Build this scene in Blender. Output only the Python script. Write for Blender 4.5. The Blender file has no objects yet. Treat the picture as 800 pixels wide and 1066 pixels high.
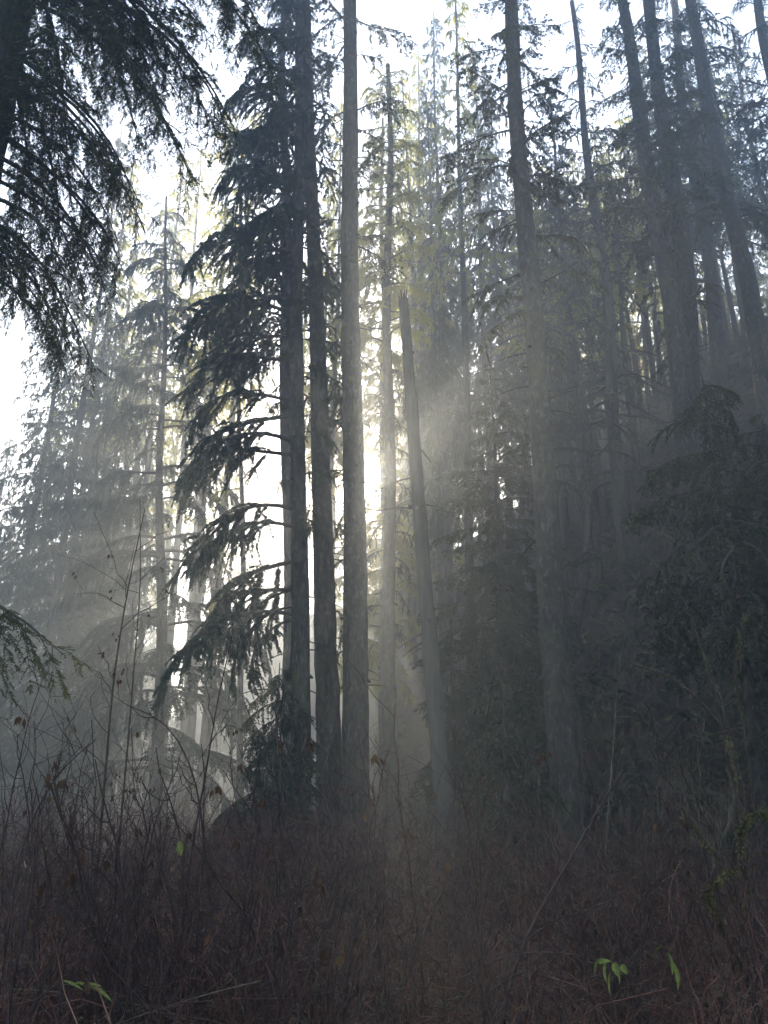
import bpy, math, random
import numpy as np
from mathutils import Vector

R = math.radians
rng = np.random.default_rng(7)
scene = bpy.context.scene
COL = scene.collection

# ------------------------------------------------------------------ camera model
PITCH = R(19.0)
F = 820.0
CAM_Z = 1.6
CP, SP = math.cos(PITCH), math.sin(PITCH)


def at(px, py, Y):
    """world point at depth Y in the direction of photo pixel (px, py)"""
    u = (px - 400.0) / F
    v = (533.0 - py) / F
    t = Y / (CP - v * SP)
    return np.array([t * u, Y, CAM_Z + t * (SP + v * CP)])


def proj(p):
    p = np.asarray(p, float)
    d = p - np.array([0, 0, CAM_Z])
    f = d[..., 1] * CP + d[..., 2] * SP
    u = -d[..., 1] * SP + d[..., 2] * CP
    f = np.maximum(f, 1e-3)
    return 400 + F * d[..., 0] / f, 533 - F * u / f


SUN_E, SUN_A = R(21.0), R(-1.15)
S = np.array([math.sin(SUN_A) * math.cos(SUN_E), math.cos(SUN_A) * math.cos(SUN_E), math.sin(SUN_E)])


# ------------------------------------------------------------------ terrain
def hgt(x, y):
    x = np.asarray(x, float)
    y = np.asarray(y, float)
    s = 0.95 * x + 0.3 * y - 10.0
    rise = 1.4 * np.logaddexp(0, s * 1.2) / 1.2
    hill = 24.0 - np.logaddexp(0, (24.0 - rise) * 0.35) / 0.35
    base = np.logaddexp(0, 24.0 * 0.35) / 0.35 - 24.0
    hill = hill + base
    bumps = 0.10 * np.sin(x * 0.9 + 1.3) * np.sin(y * 0.7) + 0.22 * np.sin(x * 0.31 + y * 0.23)
    left = -0.02 * np.maximum(-x - 3, 0)
    left = left + 0.16 * np.logaddexp(0, (y - 95) * 0.2) / 0.2
    return hill + bumps * np.clip((y - 5) / 8, 0.15, 1) + left


# ------------------------------------------------------------------ geometry collector
def nrm(a):
    return a / np.maximum(np.linalg.norm(a, axis=-1, keepdims=True), 1e-9)


class Geo:
    def __init__(self):
        self.v, self.f, self.n, self.m, self.s = [], [], [], [], []
        self.nv = 0

    def add(self, V, Fc, mat=0, smooth=False):
        V = np.asarray(V, np.float32).reshape(-1, 3)
        Fc = np.asarray(Fc, np.int64)
        if len(Fc) == 0:
            return
        self.v.append(V)
        self.f.append((Fc + self.nv).ravel())
        self.n.append(np.full(len(Fc), Fc.shape[1], np.int64))
        self.m.append(np.full(len(Fc), mat, np.int64))
        self.s.append(np.full(len(Fc), smooth, bool))
        self.nv += len(V)

    def merge(self, g, M=None, off=None, mat_off=0):
        """append another collector, transformed"""
        V = np.concatenate(g.v)
        if M is not None:
            V = V @ np.asarray(M).T
        if off is not None:
            V = V + off
        self.v.append(V.astype(np.float32))
        self.f.append(np.concatenate(g.f) + self.nv)
        self.n.append(np.concatenate(g.n))
        self.m.append(np.concatenate(g.m) + mat_off)
        self.s.append(np.concatenate(g.s))
        self.nv += len(V)

    def mesh(self, name, mats):
        me = bpy.data.meshes.new(name)
        V = np.concatenate(self.v).astype(np.float32)
        L = np.concatenate(self.f).astype(np.int32)
        n = np.concatenate(self.n)
        st = np.concatenate([[0], np.cumsum(n)[:-1]]).astype(np.int32)
        me.vertices.add(len(V))
        me.vertices.foreach_set("co", V.ravel())
        me.loops.add(len(L))
        me.loops.foreach_set("vertex_index", L)
        me.polygons.add(len(n))
        me.polygons.foreach_set("loop_start", st)
        me.polygons.foreach_set("material_index", np.concatenate(self.m).astype(np.int32))
        me.polygons.foreach_set("use_smooth", np.concatenate(self.s))
        me.update(calc_edges=True)
        for m in mats:
            me.materials.append(m)
        return me

    # many tubes at once: P (n,k,3), Rd (n,k)
    def tubes(self, P, Rd, seg=3, mat=0, cap=False):
        P = np.asarray(P, float)
        Rd = np.asarray(Rd, float)
        if P.ndim == 2:
            P, Rd = P[None], Rd[None]
        n, k, _ = P.shape
        if n == 0:
            return
        T = nrm(np.gradient(P, axis=1))
        ref = np.where(np.abs(T[:, :1, 2:3]) > 0.9, np.array([1.0, 0, 0]), np.array([0, 0, 1.0]))
        ref = np.broadcast_to(ref, T.shape)
        A = nrm(np.cross(T, ref))
        B = np.cross(T, A)
        th = np.arange(seg) * 2 * math.pi / seg
        V = P[:, :, None] + Rd[:, :, None, None] * (A[:, :, None] * np.cos(th)[:, None] + B[:, :, None] * np.sin(th)[:, None])
        idx = np.arange(n * k * seg).reshape(n, k, seg)
        a = idx[:, :-1]
        b = idx[:, 1:]
        Fq = np.stack([a, np.roll(a, -1, 2), np.roll(b, -1, 2), b], -1).reshape(-1, 4)
        self.add(V, Fq, mat, True)
        if cap:
            self.add(V[:, -1], np.arange(n * seg).reshape(n, seg), mat)

    # flat kite blades
    def kites(self, B, D, N, ln, wd, mat=1, fat=0.45):
        B, D, N = np.asarray(B, float), np.asarray(D, float), np.asarray(N, float)
        ln = np.broadcast_to(np.asarray(ln, float), (len(B),))[:, None]
        wd = np.broadcast_to(np.asarray(wd, float), (len(B),))[:, None]
        Sd = nrm(np.cross(D, N))
        mid = B + D * ln * fat
        V = np.stack([B, mid + Sd * wd / 2, B + D * ln, mid - Sd * wd / 2], 1)
        self.add(V, np.arange(len(B) * 4).reshape(-1, 4), mat)

    def needles(self, B, D, ln, wd, mat=1):
        """thin triangles"""
        Sd = nrm(np.cross(D, nrm(rng.normal(size=D.shape))))
        ln = np.broadcast_to(np.asarray(ln, float), (len(B),))[:, None]
        V = np.stack([B + Sd * wd / 2, B - Sd * wd / 2, B + D * ln], 1)
        self.add(V, np.arange(len(B) * 3).reshape(-1, 3), mat)


# ------------------------------------------------------------------ materials
def mat_new(name):
    m = bpy.data.materials.new(name)
    m.use_nodes = True
    nt = m.node_tree
    nt.nodes.clear()
    out = nt.nodes.new("ShaderNodeOutputMaterial")
    return m, nt, out


def ramp(nt, stops):
    r = nt.nodes.new("ShaderNodeValToRGB")
    els = r.color_ramp.elements
    while len(els) < len(stops):
        els.new(0.5)
    for e, (p, c) in zip(els, stops):
        e.position = p
        e.color = (*c, 1)
    return r


def noise(nt, scale, detail=4, rough=0.6, vec=None):
    n = nt.nodes.new("ShaderNodeTexNoise")
    n.inputs["Scale"].default_value = scale
    n.inputs["Detail"].default_value = detail
    n.inputs["Roughness"].default_value = rough
    if vec is not None:
        nt.links.new(vec, n.inputs["Vector"])
    return n


def coords(nt, scale=(1, 1, 1)):
    tc = nt.nodes.new("ShaderNodeTexCoord")
    mp = nt.nodes.new("ShaderNodeMapping")
    mp.inputs["Scale"].default_value = scale
    nt.links.new(tc.outputs["Object"], mp.inputs["Vector"])
    return mp.outputs[0]


def rough_mat(name, stops, scale, stretch=(1, 1, 1), bump=0.0, bump_d=0.02, rough=0.9, spec=0.2, moss=None, moss_amt=0.55):
    m, nt, out = mat_new(name)
    v = coords(nt, stretch)
    n = noise(nt, scale, 6, 0.65, v)
    r = ramp(nt, stops)
    nt.links.new(n.outputs["Fac"], r.inputs[0])
    col = r.outputs[0]
    if moss:
        n2 = noise(nt, scale * 0.35, 4, 0.7)
        v2 = coords(nt, (1, 1, 0.5))
        nt.links.new(v2, n2.inputs["Vector"])
        r2 = ramp(nt, [(moss_amt, (0, 0, 0)), (moss_amt + 0.15, (1, 1, 1))])
        nt.links.new(n2.outputs["Fac"], r2.inputs[0])
        mx = nt.nodes.new("ShaderNodeMixRGB")
        mx.inputs[2].default_value = (*moss, 1)
        nt.links.new(r2.outputs[0], mx.inputs[0])
        nt.links.new(col, mx.inputs[1])
        col = mx.outputs[0]
    b = nt.nodes.new("ShaderNodeBsdfPrincipled")
    b.inputs["Roughness"].default_value = rough
    b.inputs["Specular IOR Level"].default_value = spec
    nt.links.new(col, b.inputs["Base Color"])
    if bump:
        bp = nt.nodes.new("ShaderNodeBump")
        bp.inputs["Strength"].default_value = bump
        bp.inputs["Distance"].default_value = bump_d
        nt.links.new(n.outputs["Fac"], bp.inputs["Height"])
        nt.links.new(bp.outputs[0], b.inputs["Normal"])
    nt.links.new(b.outputs[0], out.inputs[0])
    return m


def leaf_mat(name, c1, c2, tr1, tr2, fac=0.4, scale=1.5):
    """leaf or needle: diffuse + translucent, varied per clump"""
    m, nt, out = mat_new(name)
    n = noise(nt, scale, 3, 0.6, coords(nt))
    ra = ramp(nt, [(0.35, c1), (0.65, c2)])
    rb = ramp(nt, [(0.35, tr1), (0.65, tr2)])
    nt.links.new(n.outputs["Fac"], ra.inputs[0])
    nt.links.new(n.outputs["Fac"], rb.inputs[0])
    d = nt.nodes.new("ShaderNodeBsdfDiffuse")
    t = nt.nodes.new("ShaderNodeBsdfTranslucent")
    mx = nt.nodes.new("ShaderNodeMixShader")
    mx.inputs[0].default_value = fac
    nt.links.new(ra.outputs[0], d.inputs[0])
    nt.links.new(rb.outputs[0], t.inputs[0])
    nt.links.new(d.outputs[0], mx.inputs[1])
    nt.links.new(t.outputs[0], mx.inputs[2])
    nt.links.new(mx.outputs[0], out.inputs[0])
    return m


M_BARK = rough_mat("bark", [(0.35, (0.016, 0.014, 0.013)), (0.53, (0.04, 0.035, 0.031)), (0.70, (0.13, 0.122, 0.112))], 9.0, (1.2, 1.2, 0.6), 1.0, 0.08,
                   moss=(0.05, 0.058, 0.026), moss_amt=0.52)
M_LIMB = rough_mat("limb_bark", [(0.35, (0.025, 0.022, 0.018)), (0.7, (0.07, 0.06, 0.05))], 14.0)
M_SNAG = rough_mat("dead_wood", [(0.3, (0.03, 0.027, 0.025)), (0.7, (0.085, 0.078, 0.07))], 7.0, (2, 2, 0.3), 0.8, 0.03)
M_NEEDLE = leaf_mat("needles", (0.020, 0.030, 0.020), (0.042, 0.056, 0.032), (0.07, 0.09, 0.025), (0.13, 0.14, 0.035), 0.3)
M_NEEDLE_SUN = leaf_mat("sunlit_needles", (0.05, 0.06, 0.02), (0.10, 0.10, 0.03), (0.40, 0.42, 0.05), (0.56, 0.50, 0.06), 0.55, 0.5)  # lit copy of the needles: backlit sun yellow is put into the colour
M_NEEDLE_DK = leaf_mat("dark_needles", (0.018, 0.030, 0.020), (0.035, 0.052, 0.030), (0.04, 0.055, 0.02), (0.07, 0.085, 0.025), 0.25)
M_MOSS = leaf_mat("hanging_moss", (0.035, 0.038, 0.018), (0.075, 0.075, 0.035), (0.10, 0.10, 0.03), (0.16, 0.15, 0.04), 0.35, 4.0)
M_MOSS_Y = leaf_mat("bright_moss", (0.06, 0.06, 0.02), (0.14, 0.13, 0.045), (0.10, 0.10, 0.03), (0.2, 0.18, 0.05), 0.25, 6.0)
M_MAPLE = leaf_mat("yellow_leaves", (0.12, 0.11, 0.02), (0.22, 0.17, 0.03), (0.55, 0.55, 0.09), (0.75, 0.62, 0.08), 0.65, 0.8)  # yellow, strongly translucent leaf colour
M_CANE = rough_mat("bramble_bark", [(0.3, (0.012, 0.006, 0.005)), (0.6, (0.04, 0.019, 0.016)), (0.8, (0.15, 0.085, 0.068))], 9.0, (1, 1, 1), spec=0.3, rough=0.7)
M_TWIG = rough_mat("twig_bark", [(0.38, (0.016, 0.007, 0.005)), (0.54, (0.11, 0.045, 0.032)), (0.74, (0.34, 0.19, 0.135))], 0.9, (1, 1, 1), rough=0.8)
M_STRAW = rough_mat("pale_twig_bark", [(0.35, (0.05, 0.043, 0.028)), (0.7, (0.17, 0.145, 0.095))], 3.0)
M_DEADLEAF = leaf_mat("withered_leaf", (0.03, 0.017, 0.012), (0.10, 0.058, 0.032), (0.06, 0.028, 0.016), (0.15, 0.08, 0.04), 0.25, 9.0)
M_GREENLEAF = leaf_mat("green_leaf", (0.09, 0.11, 0.03), (0.22, 0.24, 0.07), (0.12, 0.16, 0.03), (0.24, 0.26, 0.06), 0.25, 30.0)
M_FERN = leaf_mat("fern_leaf", (0.04, 0.052, 0.026), (0.11, 0.12, 0.06), (0.06, 0.09, 0.03), (0.1, 0.12, 0.04), 0.3, 1.2)
M_GROUND = rough_mat("forest_floor", [(0.3, (0.016, 0.013, 0.010)), (0.5, (0.038, 0.030, 0.022)), (0.72, (0.075, 0.058, 0.04))], 2.2, (1, 1, 1), 1.0, 0.15,
                     moss=(0.03, 0.04, 0.016), moss_amt=0.55)


# ------------------------------------------------------------------ objects
def link(name, me, parent=None, loc=(0, 0, 0)):
    o = bpy.data.objects.new(name, me)
    o.location = loc
    if parent is not None:
        o.parent = parent
    COL.objects.link(o)
    return o


def thing(name, label, cat, loc, group=None):
    o = link(name, None, None, tuple(float(c) for c in loc))
    o.empty_display_size = 0.3
    return tag(o, label, cat, group)


def tag(o, label, cat, group=None):
    o["label"] = label
    o["category"] = cat
    if group:
        o["group"] = group
    return o


def setting(o, kind):
    o["kind"] = kind
    return o


# ------------------------------------------------------------------ boughs
def bough(L=3.0, lod=1, rise=0.12, droop=0.35, weep=0.3, dens=1.0, spray=1.0, bare=0.12, moss=0.0, spread=1.0):
    """A bough along +X. Returns (limb Geo, foliage Geo)."""
    g, f = Geo(), Geo()
    ks = 9
    s = np.linspace(0, 1, ks)
    wob = rng.normal(0, 0.03, 2)

    def axis(s):
        s = np.asarray(s, float)
        return np.stack([L * (s - 0.10 * droop * s ** 3), L * (wob[0] * np.sin(s * 5) + wob[1] * s), L * (rise * s - droop * s ** 2)], -1)

    r0 = 0.010 * L + 0.008
    g.tubes(axis(s), r0 * (1 - s) ** 0.8 + 0.003, 5 if lod < 2 else 3, 0)
    m = max(7, int(L * (15 if lod == 0 else 13 if lod == 1 else 8) * dens))
    ss = np.sort(rng.uniform(bare, 0.985, m))
    side = np.where(np.arange(m) % 2 == 0, 1.0, -1.0)
    p0 = axis(ss)
    tg = nrm(axis(ss + 0.02) - axis(ss - 0.02))
    al = R(52) + rng.normal(0, 0.22, m)
    yv = np.array([0, 1.0, 0])
    d = tg * np.cos(al)[:, None] + yv * (side * np.sin(al))[:, None]
    hang = rng.random(m) < weep
    d = np.where(hang[:, None], nrm(d * 0.45 + np.array([0, 0, -0.75])), d)
    d = nrm(d)
    env = np.clip((ss - bare * 0.5) / 0.25, 0.35, 1) * (0.10 + 0.34 * (1 - ss) ** 0.75)
    l2 = spread * L * env * rng.uniform(0.55, 1.2, m)
    dr = rng.uniform(0.15, 0.65, m)
    k2 = 5
    t = np.linspace(0, 1, k2)

    def sec(t):  # t (m,k) -> points
        return p0[:, None] + d[:, None] * (l2[:, None] * t)[..., None] + np.array([0, 0, -1.0]) * (dr[:, None] * l2[:, None] * t ** 2)[..., None]

    tt = np.broadcast_to(t, (m, k2))
    g.tubes(sec(tt), (0.0035 * np.sqrt(l2) + 0.002)[:, None] * (1.15 - tt), 3, 0)
    # tertiary sprays
    step = {0: 0.024, 1: 0.024, 2: 0.05}[lod]
    nt_ = np.maximum(3, (l2 / step).astype(int))
    own = np.repeat(np.arange(m), nt_)
    tpos = np.clip(rng.uniform(0.06, 1.0, len(own)), 0, 1)

    def sec1(o, t):
        return p0[o] + d[o] * (l2[o] * t)[:, None] + np.array([0, 0, -1.0]) * (dr[o] * l2[o] * t ** 2)[:, None]

    B = sec1(own, tpos)
    T = nrm(sec1(own, tpos + 0.05) - sec1(own, tpos - 0.05))
    up = np.array([0, 0, 1.0])
    sd = nrm(np.cross(T, up) + rng.normal(0, 0.12, T.shape))
    sg = np.where(rng.random(len(own)) < 0.5, 1.0, -1.0)[:, None]
    be = R(42) + rng.normal(0, 0.2, len(own))
    D = nrm(T * np.cos(be)[:, None] + sd * sg * np.sin(be)[:, None] - up * rng.uniform(0.05, 0.5, len(own))[:, None])
    # tips of the branchlets and of the bough itself
    B = np.concatenate([B, sec1(np.arange(m), np.full(m, 0.97)), axis(np.linspace(0.55, 1, 8))])
    tips = nrm(sec1(np.arange(m), np.ones(m)) - sec1(np.arange(m), np.full(m, 0.9)))
    D = np.concatenate([D, tips, nrm(axis(np.linspace(0.57, 1.02, 8)) - axis(np.linspace(0.53, 0.98, 8)))])
    n = len(B)
    if lod == 0:
        ln = rng.uniform(0.06, 0.16, n) * spray
        q = 9
        for j in range(q):
            fr = (j + 0.6) / q
            for sgn in (1, -1):
                sdv = nrm(np.cross(D, up) + rng.normal(0, 0.25, D.shape))
                nd = nrm(D * 0.75 + sdv * sgn * 0.75 + rng.normal(0, 0.15, D.shape))
                f.needles(B + D * (ln * fr)[:, None], nd, rng.uniform(0.020, 0.032, n) * (1.15 - 0.4 * fr), 0.0085, 0)
    elif lod == 1:
        ln = rng.uniform(0.08, 0.19, n) * spray
        N = nrm(np.array([0, 0, 1.0]) + rng.normal(0, 0.45, D.shape))
        f.kites(B, D, N, ln, ln * 0.24, 0, 0.4)
        for sgn in (1, -1):
            sdv = nrm(np.cross(D, N))
            nd = nrm(D * 0.8 + sdv * sgn * 0.65)
            f.kites(B + D * (ln * 0.25)[:, None], nd, nrm(N + rng.normal(0, 0.3, N.shape)), ln * 0.6, ln * 0.20, 0, 0.4)
    else:
        ln = rng.uniform(0.13, 0.30, n) * spray
        D = nrm(D + np.array([0, 0, -0.25]))
        N = nrm(np.array([0, 0, 1.0]) + rng.normal(0, 0.6, D.shape))
        f.kites(B, D, N, ln, ln * 0.30, 0, 0.4)
    if moss > 0:
        nm = int(60 * L * moss)
        sm = rng.uniform(0.1, 1, nm)
        Bm = axis(sm) + rng.normal(0, 0.02, (nm, 3))
        Dm = nrm(np.array([0, 0, -1.0]) + rng.normal(0, 0.22, (nm, 3)))
        lm = rng.uniform(0.08, 0.42, nm) * (0.4 + 0.8 * np.sin(sm * 9 + rng.random() * 6) ** 2)
        f.kites(Bm, Dm, nrm(rng.normal(size=(nm, 3))), lm, rng.uniform(0.03, 0.07, nm), 1, 0.3)
    return g, f


def frond_bough(L=3.0, arc=0.75, rise=0.38, n_side=11, dens=1.0, size=1.0):
    """an old hemlock bough: a bare arching limb with long narrow hanging fronds, along +X"""
    g, f = Geo(), Geo()
    wob = rng.normal(0, 0.035, 3)

    def axis(s):
        s = np.asarray(s, float)
        return np.stack([L * (s - 0.16 * s ** 3), L * (wob[0] * np.sin(s * 6) + wob[1] * s), L * (rise * s - arc * s ** 2 + wob[2] * np.sin(7 * s))], -1)

    k = 14
    s = np.linspace(0, 1, k)
    g.tubes(axis(s), (0.011 * L + 0.012) * (1 - s) ** 0.7 + 0.004, 6, 0)
    paths = [(axis, L * 0.62, 0.38)]
    for i in range(n_side):
        s0 = 0.16 + 0.8 * (i + rng.random()) / n_side
        b = axis(s0)
        tg = nrm(axis(s0 + 0.03) - axis(s0 - 0.03))
        sd = 1.0 if i % 2 else -1.0
        al = R(rng.uniform(22, 58))
        d = nrm(tg * math.cos(al) + np.array([0, sd * math.sin(al), 0.12]))
        l = L * rng.uniform(0.22, 0.46) * (1.12 - 0.62 * s0)
        dr = rng.uniform(0.45, 1.15)

        def p(t, b=b, d=d, l=l, dr=dr):
            t = np.asarray(t, float)[..., None]
            return b + d * (l * t) * (1 - 0.18 * t) + np.array([0, 0, -1.0]) * (dr * l * t ** 2)

        t = np.linspace(0, 1, 7)
        g.tubes(p(t), (0.006 + 0.006 * l) * (1 - t) ** 0.8 + 0.003, 4, 0)
        paths.append((p, l, 0.10))
        for q in range(int(rng.integers(1, 4))):
            t0 = rng.uniform(0.25, 0.8)
            b2 = p(np.array(t0))
            d2 = nrm(d * 0.7 + rng.normal(0, 0.45, 3) + np.array([0, 0, -0.35]))
            l3 = l * rng.uniform(0.3, 0.6)

            def p2(t, b=b2, d=d2, l=l3):
                t = np.asarray(t, float)[..., None]
                return b + d * (l * t) + np.array([0, 0, -1.0]) * (0.6 * l * t ** 2)

            g.tubes(p2(t), 0.004 * (1 - t) + 0.002, 3, 0)
            paths.append((p2, l3, 0.05))
    for p, l, t0 in paths:
        n = max(10, int(l * 62 * dens))
        t = rng.uniform(t0, 1.0, n)
        B = p(t)
        T = nrm(p(t + 0.03) - p(t - 0.03))
        sd = nrm(np.cross(T, np.array([0, 0, 1.0])) + 1e-4)
        sg = np.where(rng.random(n) < 0.5, 1.0, -1.0)[:, None]
        D = nrm(T * 0.75 + sd * sg * rng.uniform(0.35, 0.9, (n, 1)) - np.array([0, 0, 1.0]) * rng.uniform(0.0, 0.9, (n, 1)))
        ln = size * rng.uniform(0.06, 0.17, n) * (1.15 - 0.45 * t)
        N = nrm(rng.normal(0, 0.55, (n, 3)) + np.array([0, 0, 1.0]))
        f.kites(B, D, N, ln, ln * 0.22, 0, 0.4)
        for s2 in (1, -1):
            nd = nrm(D * 0.8 + nrm(np.cross(D, N)) * s2 * 0.6)
            f.kites(B + D * (ln * 0.25)[:, None], nd, nrm(N + rng.normal(0, 0.3, N.shape)), ln * 0.6, ln * 0.17, 0, 0.4)
    return g, f


def mossy_limb(L=2.2, droop=0.5, rise=0.25):
    """a dead limb hung with moss, along +X"""
    g, f = Geo(), Geo()
    k = 12
    s = np.linspace(0, 1, k)
    ph = rng.uniform(0, 6)

    def axis(s):
        return np.stack([L * s * 0.95, L * 0.05 * np.sin(s * 4 + ph), L * (rise * s - droop * s ** 2 + 0.02 * np.sin(9 * s + ph))], -1)

    g.tubes(axis(s), 0.03 * (1 - s) ** 0.7 + 0.006, 5, 0)
    paths = [axis]
    for i in range(6):
        s0 = rng.uniform(0.25, 0.9)
        b = axis(np.array([s0]))[0]
        l = L * rng.uniform(0.15, 0.4)
        dv = nrm(np.array([rng.uniform(0.1, 0.7), rng.normal(0, 0.6), rng.uniform(-0.8, 0.2)]))
        p = lambda s, b=b, l=l, dv=dv: b + dv * l * s[:, None] + np.array([0, 0, -0.45 * l]) * (s ** 2)[:, None]
        g.tubes(p(s), 0.012 * (1 - s) + 0.003, 3, 0)
        paths.append(p)
    for i, p in enumerate(paths):
        nm = 260 if i == 0 else 90
        sm = rng.uniform(0.05, 1, nm)
        B = p(sm) + rng.normal(0, 0.012, (nm, 3))
        D = nrm(np.array([0, 0, -1.0]) + rng.normal(0, 0.28, (nm, 3)))
        lm = rng.uniform(0.05, 0.3, nm) * (0.35 + np.sin(sm * 7 + i) ** 2)
        f.kites(B, D, nrm(rng.normal(size=(nm, 3))), lm, rng.uniform(0.02, 0.05, nm), 1, 0.3)
    return g, f


def bough_meshes(n, kind, mats_f, **kw):
    """n prototype boughs: list of (limb mesh, foliage mesh, length)"""
    out = []
    for i in range(n):
        L = kw.get("L", 3.0)
        if kind == "frond":
            g, f = frond_bough(**kw)
        elif kind == "moss":
            g, f = mossy_limb()
            L = 2.2
        else:
            g, f = bough(**kw)
        out.append((g.mesh("bough", [M_LIMB]), f.mesh("foliage", mats_f), L))
    return out


NM = [M_NEEDLE, M_MOSS]
NMD = [M_NEEDLE_DK, M_MOSS]
P_NEAR = bough_meshes(6, "b", NM, L=2.6, lod=0, rise=0.16, droop=0.66, weep=0.6, dens=0.85, spread=0.85)
P_DROOP = bough_meshes(10, "frond", NMD, L=3.0, n_side=11, dens=2.0, size=0.78)
P_FLAT = bough_meshes(5, "b", NM, L=2.4, lod=1, rise=0.10, droop=0.22, weep=0.15, dens=1.1, bare=0.06)
P_OPEN = bough_meshes(6, "b", NM, L=2.6, lod=1, rise=0.14, droop=0.40, weep=0.45, dens=0.65, bare=0.25, moss=0.5)
P_LUSH = bough_meshes(5, "b", NMD, L=2.4, lod=1, rise=0.10, droop=0.45, weep=0.45, dens=1.7, bare=0.05)
P_FULL = bough_meshes(7, "frond", NMD, L=3.0, n_side=18, dens=3.3, arc=0.7, size=0.72)
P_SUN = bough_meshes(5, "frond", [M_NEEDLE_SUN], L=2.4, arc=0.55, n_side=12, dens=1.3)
P_MOSS = bough_meshes(5, "moss", NM)


# ------------------------------------------------------------------ trunks
def trunk_geo(path, rad, seg=16, rough=0.05, stubs=0):
    """path: function z->(x,y) offset; rad: function z->radius; local coords, z from 0"""
    g = Geo()
    zs = path["z"]
    n = len(zs)
    th = np.arange(seg) * 2 * math.pi / seg
    ph = rng.uniform(0, 6, 6)
    zz = zs[:, None]
    rr = path["r"][:, None] * (1 + rough * (np.sin(3 * th + ph[0] + zz * 0.35) * 0.5 + np.sin(5 * th + ph[1] - zz * 0.5) * 0.5 + rng.normal(0, 0.4, (n, seg))))
    flare = np.exp(-zz / 0.7) * 0.5
    rr = rr * (1 + flare * (1 + 0.5 * np.sin(4 * th + ph[2])))
    V = np.stack([path["x"][:, None] + rr * np.cos(th), path["y"][:, None] + rr * np.sin(th), np.broadcast_to(zz, rr.shape)], -1)
    idx = np.arange(n * seg).reshape(n, seg)
    a, b = idx[:-1], idx[1:]
    Fq = np.stack([a, np.roll(a, -1, 1), np.roll(b, -1, 1), b], -1).reshape(-1, 4)
    g.add(V, Fq, 0, True)
    g.add(V[-1], np.arange(seg)[None], 0)
    for i in range(stubs):  # broken branch stubs and knots
        z = rng.uniform(0.12, 0.95) * zs[-1]
        a = rng.uniform(0, 2 * math.pi)
        r = np.interp(z, zs, path["r"])
        c = np.array([np.interp(z, zs, path["x"]), np.interp(z, zs, path["y"]), z])
        l = rng.uniform(0.04, 0.14) if rng.random() < 0.6 else rng.uniform(0.25, 0.8)
        dv = np.array([math.cos(a), math.sin(a), rng.uniform(-0.35, 0.2)])
        s = np.linspace(0, 1, 5)[:, None]
        P = c + dv * (r * 0.8 + l * s) + np.array([0, 0, -0.25 * l]) * s ** 2
        rb = 0.05 if l < 0.2 else 0.016
        g.tubes(P, rb * (1.1 - s[:, 0] * 0.6), 5, 0, cap=True)
    return g


def make_path(pts, H, r0, r1, curve=1.0, bow=0.0):
    """pts: (z, x, y) local control points"""
    zs = np.linspace(0, H, max(24, int(H * 2.2)))
    pts = np.array(sorted(pts))
    x = np.interp(zs, pts[:, 0], pts[:, 1])
    y = np.interp(zs, pts[:, 0], pts[:, 2])
    if len(pts) > 1 and H > pts[-1, 0]:
        k = zs > pts[-1, 0]
        sl = (pts[-1, 1] - pts[-2, 1]) / (pts[-1, 0] - pts[-2, 0])
        x[k] = pts[-1, 1] + sl * (zs[k] - pts[-1, 0])
    w = rng.uniform(0, 6, 2)
    x = x + bow * np.sin(zs * 0.5 + w[0])
    y = y + bow * np.sin(zs * 0.4 + w[1])
    q = (zs / H) ** curve
    return dict(z=zs, x=x, y=y, r=r0 + (r1 - r0) * q)


def px_path(pix, Y, H, r0, r1, **kw):
    """trunk through photo pixels (list of px,py from low to high) at depth Y -> base location, local path"""
    W = np.array([at(px, py, Y) for px, py in pix])
    o = np.argsort(W[:, 2])
    W = W[o]
    z0 = None
    x0 = W[0, 0] - (W[1, 0] - W[0, 0]) / (W[1, 2] - W[0, 2]) * (W[0, 2] - 0.0)
    zg = float(hgt(x0, Y))
    x0 = W[0, 0] - (W[1, 0] - W[0, 0]) / (W[1, 2] - W[0, 2]) * (W[0, 2] - zg)
    pts = [(0, 0, 0)] + [(w[2] - zg, w[0] - x0, 0) for w in W if w[2] > zg + 0.1]
    return np.array([x0, Y, zg - 0.05]), make_path(pts, H, r0, r1, **kw)


SUNPX = (386.0, 505.0)


def blocks_sun(base, p, az, L, droop, reach=24):
    s = np.linspace(0.05, 1, 12)
    dx, dy = math.cos(az), math.sin(az)
    for w in (-0.25, 0.0, 0.25):
        q = np.stack([base[0] + p[0] + dx * L * s - dy * w * L * 0.8 * np.sin(s * 3), base[1] + p[1] + dy * L * s + dx * w * L * 0.8 * np.sin(s * 3),
                      base[2] + p[2] + L * (0.1 * s - droop * s ** 2)], -1)
        x, y = proj(q)
        if np.min(np.hypot(x - SUNPX[0], (y - SUNPX[1] + 10) * 0.7)) < reach:
            return True
    return False


def add_boughs(root, base, path, protos, specs, reach=24):
    """specs: list of (z, azimuth deg, length, pitch deg)"""
    for z, az, L, pit in specs:
        i = int(rng.integers(len(protos)))
        limb, fol, L0 = protos[i]
        p = np.array([np.interp(z, path["z"], path["x"]), np.interp(z, path["z"], path["y"]), z])
        if blocks_sun(base, p, R(az), L, 0.45, reach):
            continue
        b = link("bough", limb, root, p)
        k = L / L0
        b.scale = (k, k * (1 if rng.random() < 0.5 else -1) * rng.uniform(0.85, 1.15), k * rng.uniform(0.85, 1.15))
        b.rotation_euler = (rng.normal(0, 0.12), R(-pit), R(az))
        link("foliage", fol, b)


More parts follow.
